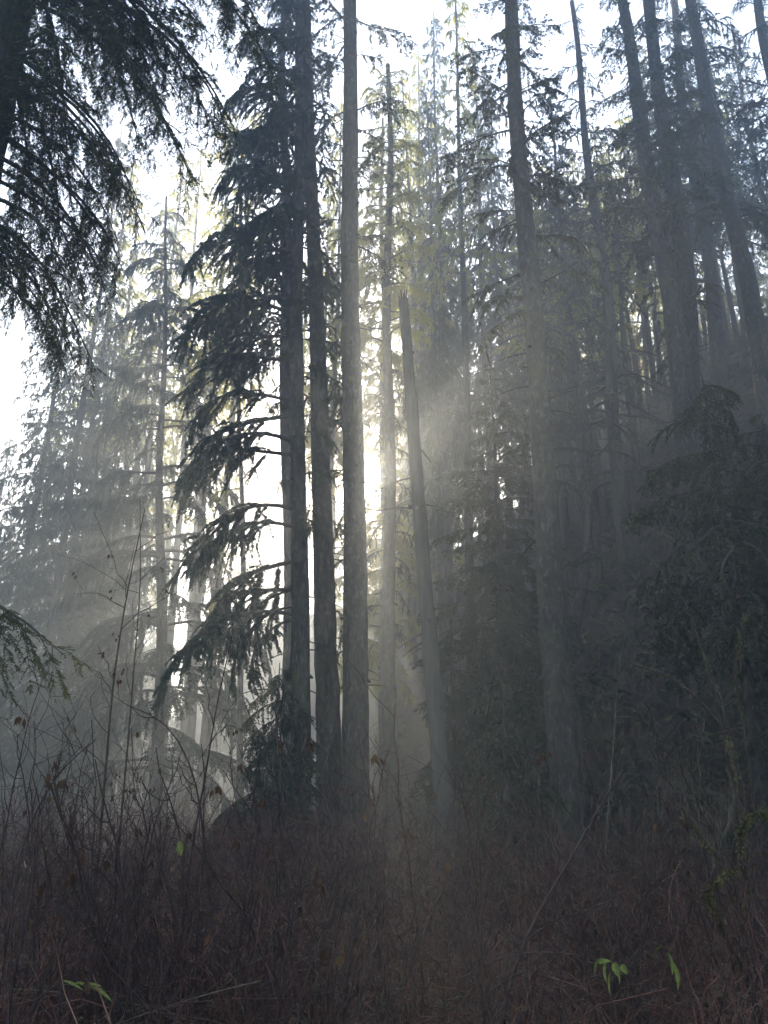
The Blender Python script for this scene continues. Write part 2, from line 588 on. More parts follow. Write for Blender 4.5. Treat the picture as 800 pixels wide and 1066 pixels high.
def ring_specs(z0, z1, n, prof, az=(0, 360), pit=(-8, 12)):
    """n boughs between z0 and z1; prof(q)->length with q 0 at z0, 1 at z1"""
    out = []
    a = rng.uniform(0, 360)
    for i in range(n):
        q = (i + rng.uniform(0.1, 0.9)) / n
        a += 137.5 + rng.normal(0, 14)
        aa = az[0] + (a % 360) / 360 * (az[1] - az[0])
        out.append((z0 + q * (z1 - z0), aa, prof(q) * rng.uniform(0.62, 1.18), rng.uniform(*pit)))
    return out


def hero(name, label, cat, pix, Y, H, r0, r1, bow=0.07, stubs=14, mat=None, group=None, rough=0.10):
    base, path = px_path(pix, Y, H, r0, r1, bow=bow)
    t = thing(name, label, cat, base, group)
    g = trunk_geo(path, None, 18, rough, stubs)
    link("trunk", g.mesh("trunk", [mat or M_BARK]), t)
    return t, base, path


def levels(z0, z1, inner, gap):
    """uneven heights: clusters of boughs with open gaps between"""
    out, z = [], z0
    while z < z1:
        for i in range(int(rng.integers(2, 4))):
            out.append(z)
            z += inner * rng.uniform(0.8, 1.2)
        z += gap * rng.uniform(0.8, 1.3)
    return [q for q in out if q < z1]


# ------------------------------------------------------------------ the main trees
C = lambda a, b: (lambda q: a + (b - a) * q)

# near hemlock at the left edge, boughs hanging into the picture
base = np.array([-4.42, 6.5, float(hgt(-4.4, 6.5)) - 0.05])
path = make_path([(0, 0, 0), (8, 0.02, 0), (15, 0.05, 0)], 17, 0.46, 0.30, bow=0.02)
t = thing("hemlock_tree", "thick dark hemlock at the left edge whose drooping boughs hang across the upper corner", "tree", base)
link("trunk", trunk_geo(path, None, 22, 0.04, 8).mesh("trunk", [M_BARK]), t)
sp = []
for z, az, L, pit in [
    (13.2, -12, 2.9, 0), (12.8, 20, 3.0, -4), (12.4, -40, 2.6, 2), (12.0, 3, 2.9, -8), (11.6, 45, 2.6, 0), (11.2, -25, 2.6, -4),
    (10.9, 12, 2.75, -10), (10.5, -55, 2.2, 0), (10.2, 30, 2.5, -4), (9.9, -8, 2.4, -8), (9.5, 58, 2.3, 0), (9.2, -35, 2.0, -5),
    (9.0, 14, 2.15, -10), (8.6, -15, 1.9, -6), (8.3, 38, 2.0, -8), (8.0, -50, 1.6, 0), (7.7, 5, 1.75, -12), (7.4, 60, 1.8, -6),
    (7.1, -22, 1.5, -8), (6.9, 25, 1.55, -14), (12.6, 70, 2.6, 0), (11.0, 85, 2.4, 2), (9.7, 100, 2.2, 0), (12.2, -75, 2.4, 0),
    (13.6, 8, 3.1, 6), (14.0, 35, 3.0, 4), (14.3, -25, 3.1, 8), (8.8, 0, 2.3, -14), (8.0, 20, 2.1, -16), (7.4, -10, 2.0, -16), (7.0, 35, 1.8, -12), (6.6, 8, 1.8, -16), (2.75, -34, 2.6, 23), (2.05, -42, 2.0, 10), (3.75, 60, 1.4, 0)]:
    sp.append((z, az, L, pit))
for z, az, L, pit in list(sp[:22]):
    sp.append((z + rng.uniform(-0.3, 0.5), az + rng.uniform(-30, 30), L * rng.uniform(0.9, 1.2), pit + rng.uniform(-10, 4)))
sp += ring_specs(12.5, 15.5, 9, C(3.0, 2.8), (-60, 60), (-6, 6))
sp = [(z, az, L * (1.16 if z > 10.5 else 1.0), p) for z, az, L, p in sp]
add_boughs(t, base, path, P_NEAR, sp)

# pair of trunks left of the sun with long drooping boughs to the left
t, base, path = hero("hemlock_tree", "dark hemlock left of the sun with long ragged boughs drooping to its left", "tree",
                     [(312, 700), (311, 480), (309, 300), (312, 60)], 16.3, 26, 0.21, 0.09, stubs=60, bow=0.03)
add_boughs(t, base, path, P_FULL,
           [(z + rng.uniform(-0.15, 0.15), 180 + (-1) ** k * rng.uniform(6, 26), rng.uniform(2.6, 3.5), rng.uniform(-12, 6)) for k, z in enumerate(levels(5.0, 14.2, 0.5, 0.95))]
           + [(z, 180 + rng.uniform(-45, 60), rng.uniform(2.0, 3.0), rng.uniform(-14, 4)) for z in np.arange(6.2, 14, 2.4)]
           + ring_specs(6, 14, 7, C(1.3, 1.6), (230, 300)) + ring_specs(14, 25.5, 34, C(3.1, 1.1), (75, 300), (-10, 12))
           + ring_specs(7, 15, 9, C(1.2, 1.6), (-60, 60)) + [(5.2, 180, 2.2, -26), (4.9, 205, 1.9, -30), (5.6, 165, 2.3, -22)])
t, base, path = hero("hemlock_tree", "straight dark trunk between the drooping hemlock and the trunk beside the sun", "tree",
                     [(341, 760), (338, 560), (330, 350), (321, 100)], 17.4, 28, 0.27, 0.12, stubs=64, bow=0.02)
add_boughs(t, base, path, P_DROOP, ring_specs(4.5, 14, 14, C(1.0, 1.2), (-70, 110), (-30, 0)) + ring_specs(10, 18, 12, C(1.8, 2.2), (60, 300)) + ring_specs(18, 27.5, 26, C(2.4, 0.8), (30, 330)))

t, base, path = hero("hemlock_tree", "dusky full-crowned hemlock behind the top of the drooping pair", "tree",
                     [(301, 700), (299, 400), (296, 100)], 21.5, 33, 0.22, 0.08, stubs=12)
add_boughs(t, base, path, P_DROOP + P_LUSH, ring_specs(14.5, 32, 50, C(3.0, 1.6), (80, 300), pit=(-12, 10)))

t, base, path = hero("hemlock_tree", "slim sunlit hemlock with yellow-lit sprays glowing through the drooping boughs", "tree",
                     [(252, 700), (250, 400), (248, 100)], 25.0, 27, 0.10, 0.04, stubs=6)
add_boughs(t, base, path, P_SUN, [(7.6, 175, 1.3, -8), (9.4, 190, 1.5, -8), (11.3, 170, 1.4, -8), (13.2, 185, 1.6, -6)] + ring_specs(14.5, 19, 10, C(1.8, 1.6), (60, 300), (-12, 8)) + ring_specs(19, 26.5, 22, C(1.6, 0.7)))  # sunlit yellow of these sprays comes from their needle colour

# big trunk the sun stands beside
t, base, path = hero("fir_tree", "tall straight trunk that the sun shines out from behind", "tree",
                     [(371, 780), (368, 500), (365, 250), (364, 0)], 17.0, 29, 0.285, 0.16, stubs=80, bow=0.025)
add_boughs(t, base, path, P_OPEN, ring_specs(14, 22, 10, C(1.5, 1.7)) + ring_specs(22, 28.6, 20, C(1.9, 0.8)))
add_boughs(t, base, path, P_MOSS, ring_specs(9.5, 20, 9, C(0.9, 1.3), pit=(-20, 10)))
add_boughs(t, base, path, P_DROOP, ring_specs(4.0, 14, 14, C(1.0, 1.2), (100, 260), (-30, 0)), 9)

# tree behind the sun
t, base, path = hero("hemlock_tree", "slim hazy hemlock just right of the sun with a yellowish top", "tree",
                     [(407, 700), (404, 450), (405, 200), (405, 60)], 24.0, 29, 0.24, 0.08, stubs=10)
add_boughs(t, base, path, P_DROOP, ring_specs(6.0, 16, 26, C(1.3, 1.3), (-90, 200), (-25, 0)), 8)
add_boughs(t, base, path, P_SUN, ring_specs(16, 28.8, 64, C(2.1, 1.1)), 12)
add_boughs(t, base, path, P_DROOP, ring_specs(19, 28.9, 30, C(1.7, 0.7), pit=(-20, 5)), 12)
t, base, path = hero("hemlock_tree", "shaggy hazy hemlock hanging directly behind the sun", "tree",
                     [(401, 700), (400, 450), (398, 200)], 35.0, 36, 0.26, 0.06, stubs=10)
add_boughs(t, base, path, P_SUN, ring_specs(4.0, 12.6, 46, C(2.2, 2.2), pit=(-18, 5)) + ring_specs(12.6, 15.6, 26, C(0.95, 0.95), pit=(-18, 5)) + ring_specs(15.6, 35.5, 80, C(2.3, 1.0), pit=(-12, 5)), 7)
t, base, path = hero("hemlock_tree", "faint shaggy hemlock seen in the slit between the tall straight trunk and its hazy neighbour", "tree",
                     [(370, 700), (370, 450), (372, 200)], 46.0, 36, 0.28, 0.06, stubs=6)
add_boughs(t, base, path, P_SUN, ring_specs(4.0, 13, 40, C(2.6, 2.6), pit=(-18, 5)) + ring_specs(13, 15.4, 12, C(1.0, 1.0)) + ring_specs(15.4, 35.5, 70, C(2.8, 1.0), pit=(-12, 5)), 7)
t, base, path = hero("hemlock_tree", "tall far hemlock whose pale crown closes the gap above the sun", "tree",
                     [(372, 700), (372, 450), (373, 200)], 56.0, 44, 0.26, 0.05, stubs=4)
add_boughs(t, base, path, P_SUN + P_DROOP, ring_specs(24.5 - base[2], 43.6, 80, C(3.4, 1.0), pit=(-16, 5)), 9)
t, base, path = hero("hemlock_tree", "tall far hemlock crown seen between the dark trunks left of the sun", "tree",
                     [(346, 700), (346, 450), (347, 200)], 52.0, 46, 0.26, 0.05, stubs=4)
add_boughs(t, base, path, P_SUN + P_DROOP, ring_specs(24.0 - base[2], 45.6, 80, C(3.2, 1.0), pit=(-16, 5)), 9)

# broken snag
Y = 13.0
base, path = px_path([(455, 745), (444, 600), (430, 430), (419, 314)], Y, 1.0, 0.16, 0.08)
topz = at(419, 314, Y)[2] - base[2]
base, path = px_path([(455, 745), (444, 600), (430, 430), (419, 314)], Y, topz, 0.155, 0.092, bow=0.035)
t = thing("dead_snag", "leaning dead trunk broken off bluntly at the top, right of the sun", "dead tree", base)
g = trunk_geo(path, None, 16, 0.13, 22)
link("trunk", g.mesh("trunk", [M_SNAG]), t)
g = Geo()
for i in range(9):
    a = i / 9 * 2 * math.pi
    c = np.array([path["x"][-1] + 0.07 * math.cos(a), path["y"][-1] + 0.07 * math.sin(a), topz - 0.08])
    h = rng.uniform(0.1, 0.42)
    g.tubes(np.array([c, c + [0, 0, h * 0.6], c + [0.03 * math.cos(a), 0.03 * math.sin(a), h]]), np.array([0.034, 0.02, 0.004]), 4, 0)
link("broken_top", g.mesh("broken_top", [M_SNAG]), t)

# trunk D
t, base, path = hero("spruce_tree", "tall mossy spruce trunk right of the broken snag, knobby with branch stubs", "tree",
                     [(588, 780), (572, 560), (557, 380), (546, 200), (531, 0)], 15.0, 25.5, 0.28, 0.13, stubs=90)
add_boughs(t, base, path, P_MOSS, [(11.6, 178, 1.6, -20), (12.0, 200, 1.5, -12), (12.6, 160, 1.4, 0), (13.5, 10, 1.5, 20), (14.2, 185, 1.1, 10), (12.2, 330, 1.4, 10), (10.8, 30, 0.9, 0)]
           + ring_specs(13.5, 19, 10, C(1.2, 1.6), pit=(-10, 25)))
add_boughs(t, base, path, P_OPEN, ring_specs(15, 25, 30, C(1.9, 1.0), pit=(-5, 15)))

# right-hand pair and its neighbours
t, base, path = hero("spruce_tree", "left trunk of the big leaning pair on the right slope", "tree",
                     [(712, 430), (696, 300), (672, 150), (652, 30)], 20.0, 24, 0.35, 0.15, stubs=80)
add_boughs(t, base, path, P_MOSS, ring_specs(7, 18, 12, C(1.3, 1.8), pit=(-10, 15)))
add_boughs(t, base, path, P_OPEN, ring_specs(11.5, 23.5, 36, C(2.6, 1.0), (70, 330)))
t, base, path = hero("spruce_tree", "right trunk of the big leaning pair on the right slope", "tree",
                     [(722, 430), (713, 300), (696, 150), (676, 10)], 20.7, 25, 0.35, 0.17, stubs=80)
add_boughs(t, base, path, P_MOSS, ring_specs(8, 18, 10, C(1.2, 1.6), (-90, 90), pit=(-10, 15)))
add_boughs(t, base, path, P_OPEN, ring_specs(14, 24.5, 26, C(2.2, 1.0), (-120, 150)))
t, base, path = hero("spruce_tree", "slender leaning trunk at the far right with a shaggy limb crossing it", "tree",
                     [(797, 400), (776, 290), (752, 170), (716, 0)], 22.0, 26, 0.30, 0.14, stubs=24)
add_boughs(t, base, path, P_MOSS, [(8.2, 200, 1.7, -6), (8.4, 185, 1.6, 4), (8.0, 350, 1.9, -10), (8.1, 330, 2.0, -4), (9, 20, 1.6, 0), (7.6, 5, 1.8, -14), (8.0, 300, 1.4, -4)])
add_boughs(t, base, path, P_DROOP, [(8.3, 345, 2.2, -6), (8.7, 10, 2.4, 0)] + ring_specs(12, 25.5, 30, C(2.2, 0.9)))
t, base, path = hero("spruce_tree", "hazy straight trunk standing just behind the leaning pair", "tree",
                     [(752, 390), (738, 280), (722, 180), (700, 0)], 27.0, 25, 0.30, 0.13, stubs=14)
add_boughs(t, base, path, P_OPEN, ring_specs(10, 24.5, 34, C(2.2, 0.9)))
t, base, path = hero("spruce_tree", "dusky hanging-boughed spruce in the upper right behind the knobby trunk", "tree",
                     [(640, 430), (628, 280), (612, 150), (596, 10)], 26.0, 27, 0.26, 0.10, stubs=14)
add_boughs(t, base, path, P_DROOP, ring_specs(12, 26.5, 48, C(2.9, 0.9)))
t, base, path = hero("spruce_tree", "spruce trunk at the top right corner with open needled boughs", "tree",
                     [(846, 300), (822, 160), (797, 40), (790, 0)], 24.0, 24, 0.28, 0.12, stubs=10)
add_boughs(t, base, path, P_DROOP, ring_specs(9, 23.5, 38, C(2.8, 0.9)))

# young conifers
def young(label, px, pyt, Y, zlo, width, n, protos, name="young_spruce", pit=(-12, 8), lean=0.0, pw=0.8):
    tip = at(px, pyt, Y)
    zg = float(hgt(tip[0], Y)) - 0.05
    H = tip[2] - zg
    base = np.array([tip[0], Y, zg])
    path = make_path([(0, 0, 0), (H, lean, 0)], H, 0.035 + 0.012 * H, 0.008, bow=0.02)
    t = thing(name, label, "tree", base)
    link("trunk", trunk_geo(path, None, 10, 0.05, 4).mesh("trunk", [M_BARK]), t)
    add_boughs(t, base, path, protos, ring_specs(zlo, H * 0.985, n, lambda q: width * (1 - q) ** pw + 0.12, pit=pit))
    return t


young("small layered spruce between the snag and the knobby trunk, its tip against the mist", 510, 368, 20.0, 3.0, 2.5, 84, P_FLAT, pit=(-10, 10), pw=0.72)
young("dark full hemlock low in the middle, spreading in front of the layered spruce", 516, 572, 17.2, 0.5, 2.4, 64, P_LUSH + P_DROOP, "young_hemlock", (-22, 2), pw=0.42)
young("stubby shadowed hemlock at the foot of the trunk beside the sun", 470, 640, 15.0, 0.3, 1.2, 26, P_LUSH, "young_hemlock")
young("bushy dark hemlock on the right with one bough reaching out to the left", 730, 388, 12.5, 3.6, 1.9, 44, P_LUSH + P_DROOP[:6], "young_hemlock", (-32, 10), pw=0.36)
young("second dark hemlock at the right edge close behind the bushy one", 792, 425, 13.8, 3.4, 1.8, 32, P_LUSH + P_DROOP[:4], "young_hemlock", (-30, 8), pw=0.4)
young("low dark hemlock at the right edge below the bushy one", 805, 575, 11.0, 0.3, 1.5, 30, P_LUSH, "young_hemlock", (-18, 0))
young("round dark hemlock mound under the double trunks left of the sun", 292, 690, 16.0, 0.2, 1.5, 36, P_LUSH, "young_hemlock", (-24, -4), pw=0.34)
young("low dark hemlock filling the foot of the snag", 520, 690, 12.0, 0.2, 1.2, 28, P_LUSH, "young_hemlock", (-15, 0))


# ------------------------------------------------------------------ background conifers
def far_conifer(H, width, zlo, n, weep=0.3, dens=1.0, trunk_r=0.22, mat=None):
    g, f = Geo(), Geo()
    path = make_path([(0, 0, 0), (H, rng.normal(0, 0.3), 0)], H, trunk_r, 0.03, bow=0.05)
    tr = trunk_geo(path, None, 9, 0.05, 8)
    a = rng.uniform(0, 6)
    for i in range(n):
        q = (i + rng.random()) / n
        z = H * (zlo + (0.99 - zlo) * q)
        a += 2.4 + rng.normal(0, 0.25)
        L = (width * (1 - q) ** 0.75 + 0.3) * rng.uniform(0.6, 1.2)
        lg, lf = bough(L, 2, 0.12, rng.uniform(0.25, 0.5), weep, dens, bare=0.1)
        c, s_ = math.cos(a), math.sin(a)
        M = np.array([[c, -s_, 0], [s_, c, 0], [0, 0, 1.0]])
        off = np.array([np.interp(z, path["z"], path["x"]), np.interp(z, path["z"], path["y"]), z])
        f.merge(lg, M, off, 1)
        f.merge(lf, M, off, 0)
    return tr.mesh("trunk", [M_BARK]), f.mesh("crown", [mat or M_NEEDLE, M_LIMB])


FAR = {
    "full": [far_conifer(24, 3.4, 0.10, 160, 0.35, 1.25) for _ in range(3)],
    "tall": [far_conifer(24, 2.4, 0.30, 120, 0.4, 1.0, 0.24) for _ in range(3)],
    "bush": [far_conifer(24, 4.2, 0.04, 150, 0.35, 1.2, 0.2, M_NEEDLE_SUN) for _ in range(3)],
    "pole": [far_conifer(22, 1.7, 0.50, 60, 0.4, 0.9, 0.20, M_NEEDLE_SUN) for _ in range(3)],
}


def far_tree(kind, px, Y, H, label, group, pyb=None, fat=1.0):
    """a background conifer standing at depth Y on the terrain in the direction px (at the eye line)"""
    # direction of px near the upper half of the frame
    x = 0.0
    for _ in range(6):
        zg = float(hgt(x, Y))
        q = at(px, 400, Y)
        x = q[0]
    me_t, me_c = FAR[kind][int(rng.integers(3))]
    t = thing("conifer_tree", label, "tree", (x, Y, float(hgt(x, Y)) - 0.1), group)
    H0 = 24.0 if kind != "pole" else 22.0
    k = H / H0
    t.scale = (k * fat, k * fat, k)
    t.rotation_euler = (rng.normal(0, 0.012), rng.normal(0, 0.012), rng.uniform(0, 6.28))
    link("trunk", me_t, t)
    link("crown", me_c, t)
    return t


t, base, path = hero("hemlock_tree", "broad misty conifer left of the drooping hemlock, streaked by the sunbeams", "tree",
                     [(166, 700), (168, 480), (172, 300)], 29.0, 27, 0.24, 0.04, stubs=8)
add_boughs(t, base, path, P_FULL, [(z + rng.uniform(-0.2, 0.2), a0 + rng.uniform(-34, 34), (4.8 * (1 - z / 28) ** 0.75 + 0.7) * rng.uniform(0.75, 1.1), rng.uniform(-12, 2))
                                   for z in levels(2.4, 26.6, 0.5, 1.15) for a0 in (0, 180)] + ring_specs(19, 26.8, 22, C(2.0, 0.6), pit=(-20, 0)))
add_boughs(t, base, path, P_LUSH, ring_specs(3.0, 24, 34, C(2.2, 1.0), (195, 345), (-22, 0)))
far_tree("full", 105, 38, 27, "pale full conifer behind the left of the broad misty one", None, fat=1.1)
far_tree("full", 22, 52, 26, "faint pointed conifer in the brightest mist at the far left", None, fat=0.9)
far_tree("pole", 240, 36, 40, "hazy bare-stemmed conifer standing behind the drooping hemlock", None, fat=0.7)
GL = "misty conifers far back on the left"
LL = "pale conifer far back in the bright mist on the left"
for px, Y, H in [(-30, 46, 24), (70, 60, 31), (140, 52, 33), (-60, 60, 26), (40, 75, 30), (160, 84, 34), (110, 70, 34), (0, 64, 27), (85, 90, 30), (-20, 95, 30), (130, 100, 30), (20, 110, 28)]:
    far_tree("full", px, Y, H, LL, GL, fat=0.85)
for px, Y, H in [(222, 50, 38), (195, 58, 38), (250, 66, 36), (170, 66, 34)]:
    far_tree("pole", px, Y, H, LL, GL)
for px, Y, H in [(10, 48, 7), (60, 56, 8), (100, 50, 6.5), (140, 60, 8), (175, 54, 6), (215, 64, 8), (-20, 66, 9), (35, 70, 9), (245, 52, 6), (80, 74, 9), (125, 44, 5)]:
    far_tree("full", px, Y, H, "low misty young conifer filling the understory far back on the left", "young conifers in the misty understory on the left", fat=1.3)
GM = "hazy tall conifers behind the sun"
LM = "hazy tall conifer in the mist behind the sunlit trunks"
for px, Y, H, kd in [(322, 52, 40, "pole"), (440, 50, 30, "full"), (482, 31, 39, "pole"), (504, 38, 38, "tall"), (345, 46, 42, "pole"), (525, 42, 36, "full"),
                     (432, 62, 34, "tall"), (455, 58, 30, "tall"), (465, 45, 32, "tall")]:
    far_tree(kd, px, Y, H, LM, GM, fat=0.62)
for px, Y, H, kd in [(432, 74, 34, "full"), (348, 82, 24, "full"), (455, 84, 36, "full"), (445, 36, 38, "pole"), (455, 32, 33, "tall"), (462, 40, 44, "tall"), (425, 48, 46, "pole"), (440, 44, 46, "pole"), (345, 40, 44, "pole"), (398, 64, 17, "full"), (425, 58, 22, "full"), (415, 95, 33, "tall"), (480, 66, 40, "full")]:
    far_tree(kd, px, Y, H, LM, GM, fat=0.6)
for px, Y, H in [(-20, 120, 30), (30, 95, 26), (65, 125, 34), (105, 98, 30), (145, 120, 35), (185, 100, 31), (225, 95, 26), (255, 115, 28), (290, 105, 26), (320, 120, 28), (50, 85, 24)]:
    far_tree("full", px, Y, H, LL, GL, fat=0.9)
for px, Y, H, kd in [(88, 36, 38, "tall"), (150, 46, 42, "tall"), (52, 40, 38, "tall"), (128, 60, 40, "tall"), (122, 50, 46, "pole"), (205, 46, 46, "pole"), (160, 44, 44, "pole"), (95, 40, 40, "pole"), (225, 38, 42, "pole"), (190, 80, 30, "tall"), (265, 78, 22, "full"), (300, 88, 22, "full")]:
    far_tree(kd, px, Y, H, LL, GL, fat=0.7)
GR = "hazy conifers up the right slope"
LR = "thin hazy conifer among many on the misty slope at right"
for px, Y, H, kd in [(560, 33, 24, "tall"), (585, 38, 23, "pole"), (600, 30, 25, "tall"), (622, 42, 22, "pole"), (655, 46, 22, "pole"),
                     (690, 42, 22, "pole"), (705, 34, 23, "tall"), (735, 36, 22, "tall"), (757, 33, 22, "tall"), (775, 40, 20, "pole"), (800, 32, 22, "tall"),
                     (575, 50, 22, "pole"), (545, 52, 26, "tall"), (718, 52, 18, "pole"), (830, 36, 22, "tall"), (565, 41, 22, "pole"), (578, 36, 21, "pole"), (592, 44, 20, "pole"), (607, 37, 20, "pole"), (617, 47, 19, "pole"), (630, 40, 20, "pole"), (648, 43, 19, "pole"), (660, 36, 21, "pole"), (674, 44, 18, "pole"), (683, 38, 20, "pole"), (697, 47, 18, "pole"), (712, 40, 19, "pole"), (742, 44, 18, "pole"), (765, 38, 19, "pole"), (555, 34, 24, "pole"), (786, 36, 20, "pole"), (598, 31, 20, "pole"), (614, 33, 19, "pole"), (637, 32, 19, "pole"), (651, 31, 19, "pole"), (571, 30, 22, "pole"), (667, 33, 18, "pole")]:
    far_tree(kd, px, Y, H, LR, GR)


for px, Y, H in [(566, 52, 9), (590, 51, 8), (612, 50, 9), (634, 52, 8), (655, 49, 9), (676, 50, 8), (700, 48, 9), (724, 46, 8), (748, 45, 9), (772, 43, 8), (796, 41, 9), (820, 40, 9), (845, 40, 8)]:
    far_tree("bush", px, Y, H, "low yellow-green young conifer lit from behind along the ridge at right", "sunlit young conifers along the ridge", fat=1.1)
for px, Y, H in [(770, 50, 22), (800, 46, 24), (735, 54, 22), (660, 56, 22), (700, 55, 24)]:
    far_tree("tall", px, Y, H, LR, GR, fat=0.8)


# ------------------------------------------------------------------ deciduous trees with moss and yellow leaves
def curvy_tree(H, r0, leaves=0, nb=9):
    g, f = Geo(), Geo()
    k = 16
    s = np.linspace(0, 1, k)
    ph = rng.uniform(0, 6, 4)
    lean = rng.normal(0, 0.12, 2)

    def ax(s):
        return np.stack([H * (lean[0] * s + 0.035 * np.sin(5 * s + ph[0])), H * (lean[1] * s + 0.03 * np.sin(4 * s + ph[1])), H * s], -1)

    g.tubes(ax(s), r0 * (1 - s) ** 0.8 + 0.02, 7, 0)
    lf = []
    for i in range(nb):
        s0 = rng.uniform(0.3, 0.95)
        b = ax(np.array([s0]))[0]
        l = H * rng.uniform(0.16, 0.34)
        a = rng.uniform(0, 2 * math.pi)
        dv = np.array([math.cos(a), math.sin(a), rng.uniform(0.2, 0.8)])
        u = np.linspace(0, 1, 10)
        P = b + dv * l * u[:, None] + np.array([0, 0, -1]) * (l * 0.75 * u ** 2)[:, None] + 0.04 * l * np.sin(u * 8 + i)[:, None] * np.array([dv[1], -dv[0], 0.5])
        g.tubes(P, 0.055 * (1 - u) * (r0 / 0.15) + 0.014, 5, 0)
        for j in range(5):
            q = rng.integers(2, 9)
            d2 = nrm(dv + rng.normal(0, 0.8, 3))
            l2 = l * rng.uniform(0.15, 0.4)
            P2 = P[q] + d2 * l2 * np.linspace(0, 1, 6)[:, None] - np.array([0, 0, 0.4 * l2]) * (np.linspace(0, 1, 6) ** 2)[:, None]
            g.tubes(P2, np.linspace(0.02, 0.006, 6), 3, 0)
            lf.append(P2[3:])
        lf.append(P[4:])
        nm = 60
        q = rng.integers(0, 9, nm)
        fr = rng.random(nm)[:, None]
        B = P[q] * (1 - fr) + P[np.minimum(q + 1, 9)] * fr
        g.kites(B, nrm(np.array([0, 0, -1.0]) + rng.normal(0, 0.4, (nm, 3))), nrm(rng.normal(size=(nm, 3))), rng.uniform(0.06, 0.22, nm), rng.uniform(0.03, 0.07, nm), 1)
    if leaves:
        pts = np.concatenate(lf)
        n = leaves
        B = pts[rng.integers(0, len(pts), n)] + rng.normal(0, 0.25, (n, 3))
        f.kites(B, nrm(np.array([0, 0, -0.5]) + rng.normal(0, 0.7, (n, 3))), nrm(rng.normal(size=(n, 3))), rng.uniform(0.06, 0.13, n), rng.uniform(0.05, 0.09, n), 0)
    return g.mesh("limbs", [M_BARK, M_MOSS]), (f.mesh("leaves", [M_MAPLE]) if leaves else None)


CURVY = [curvy_tree(11, 0.16, 0, 12) for _ in range(3)]
LEAFY = [curvy_tree(9, 0.12, 2600, 15) for _ in range(3)]


def curvy(px, Y, H, leafy, label, group):
    q = at(px, 420, Y)
    x = q[0]
    t = thing("maple_tree", label, "tree", (x, Y, float(hgt(x, Y)) - 0.1), group)
    a, b = (LEAFY if leafy else CURVY)[int(rng.integers(3))]
    k = H / (9 if leafy else 11)
    t.scale = (k, k, k)
    t.rotation_euler = (0, 0, rng.uniform(0, 6.28))
    link("limbs", a, t)
    if b:
        link("leaves", b, t)


for px, Y, H in [(575, 27, 12), (600, 33, 13), (615, 28, 11), (560, 36, 13), (585, 24, 10), (690, 30, 10), (540, 30, 12)]:
    curvy(px, Y, H, False, "bare crooked moss-hung maple on the misty slope behind the knobby trunk", "crooked bare maples on the slope")
for px, Y, H in [(640, 46, 11), (652, 48, 12), (662, 47, 11), (628, 47, 12), (615, 46, 11), (690, 45, 8), (725, 44, 8), (650, 50, 10), (590, 50, 10), (745, 42, 8), (632, 49, 8), (676, 49, 9), (455, 70, 10)]:
    curvy(px, Y, H, True, "small yellow-leaved maple glowing between the trunks along the ridge", "yellow maples on the ridge")
for px, Y, H in [(452, 44, 13), (470, 52, 12)]:
    curvy(px, Y, H, True, "yellow-leaved maple glowing in the sun behind the dark hemlocks", "yellow maples behind the hemlocks")


# ------------------------------------------------------------------ ground
n = 240
gx = np.concatenate([np.linspace(-160, -30, 40), np.linspace(-29, 45, 190), np.linspace(46, 160, 40)])
gy = np.concatenate([np.linspace(-40, 0, 20), np.linspace(0.5, 90, 200), np.linspace(92, 200, 40)])
X, Yg = np.meshgrid(gx, gy, indexing="ij")
Z = hgt(X, Yg) + rng.normal(0, 0.03, X.shape)
V = np.stack([X, Yg, Z], -1).reshape(-1, 3)
idx = np.arange(len(V)).reshape(X.shape)
Fq = np.stack([idx[:-1, :-1], idx[1:, :-1], idx[1:, 1:], idx[:-1, 1:]], -1).reshape(-1, 4)
g = Geo()
g.add(V, Fq, 0, True)
setting(link("ground", g.mesh("ground", [M_GROUND])), "structure")


# ------------------------------------------------------------------ canes and thicket
def stems(n, x, y, length, r0, tilt=0.35, k=9, sag=0.5, wob=0.05):
    """curved stem polylines"""
    a = rng.uniform(0, 2 * math.pi, n)
    ti = np.abs(rng.normal(0, tilt, n))
    D = np.stack([np.cos(a) * np.sin(ti), np.sin(a) * np.sin(ti), np.cos(ti)], -1)
    s = np.linspace(0, 1, k)
    B = np.stack([x, y, hgt(x, y) - 0.03], -1)
    P = B[:, None] + D[:, None] * (length[:, None] * s)[..., None]
    sg = rng.uniform(0.0, sag, n)
    out = np.stack([np.cos(a), np.sin(a), -np.ones(n)], -1)
    P = P + out[:, None] * (sg * length)[:, None, None] * (s ** 2.2)[None, :, None] * 0.6
    wb = rng.normal(0, wob, (n, k, 3)) * length[:, None, None] * 0.35
    wb = np.cumsum(wb, 1) * 0.5
    wb[:, 0] = 0
    wb[:, :, 2] *= 0.3
    return P + wb, r0[:, None] * (1 - 0.72 * s)


def side_twigs(P, per, lo=0.15, hi=0.5, k=6, up=0.5):
    n, kk, _ = P.shape
    own = np.repeat(np.arange(n), per)
    q = rng.uniform(0.25, 0.98, len(own)) * (kk - 1)
    i = np.minimum(q.astype(int), kk - 2)
    fr = (q - i)[:, None]
    B = P[own, i] * (1 - fr) + P[own, i + 1] * fr
    T = nrm(P[own, i + 1] - P[own, i])
    D = nrm(T * 0.6 + rng.normal(0, 0.6, B.shape) + np.array([0, 0, up * 0.4]))
    l = rng.uniform(lo, hi, len(own))
    s = np.linspace(0, 1, k)
    bend = rng.normal(0, 0.22, B.shape)
    Q = B[:, None] + D[:, None] * (l[:, None] * s)[..., None] + bend[:, None] * (l[:, None] * s ** 2)[..., None]
    Q += np.cumsum(rng.normal(0, 0.012, Q.shape), 1) * (s > 0)[None, :, None]
    return Q


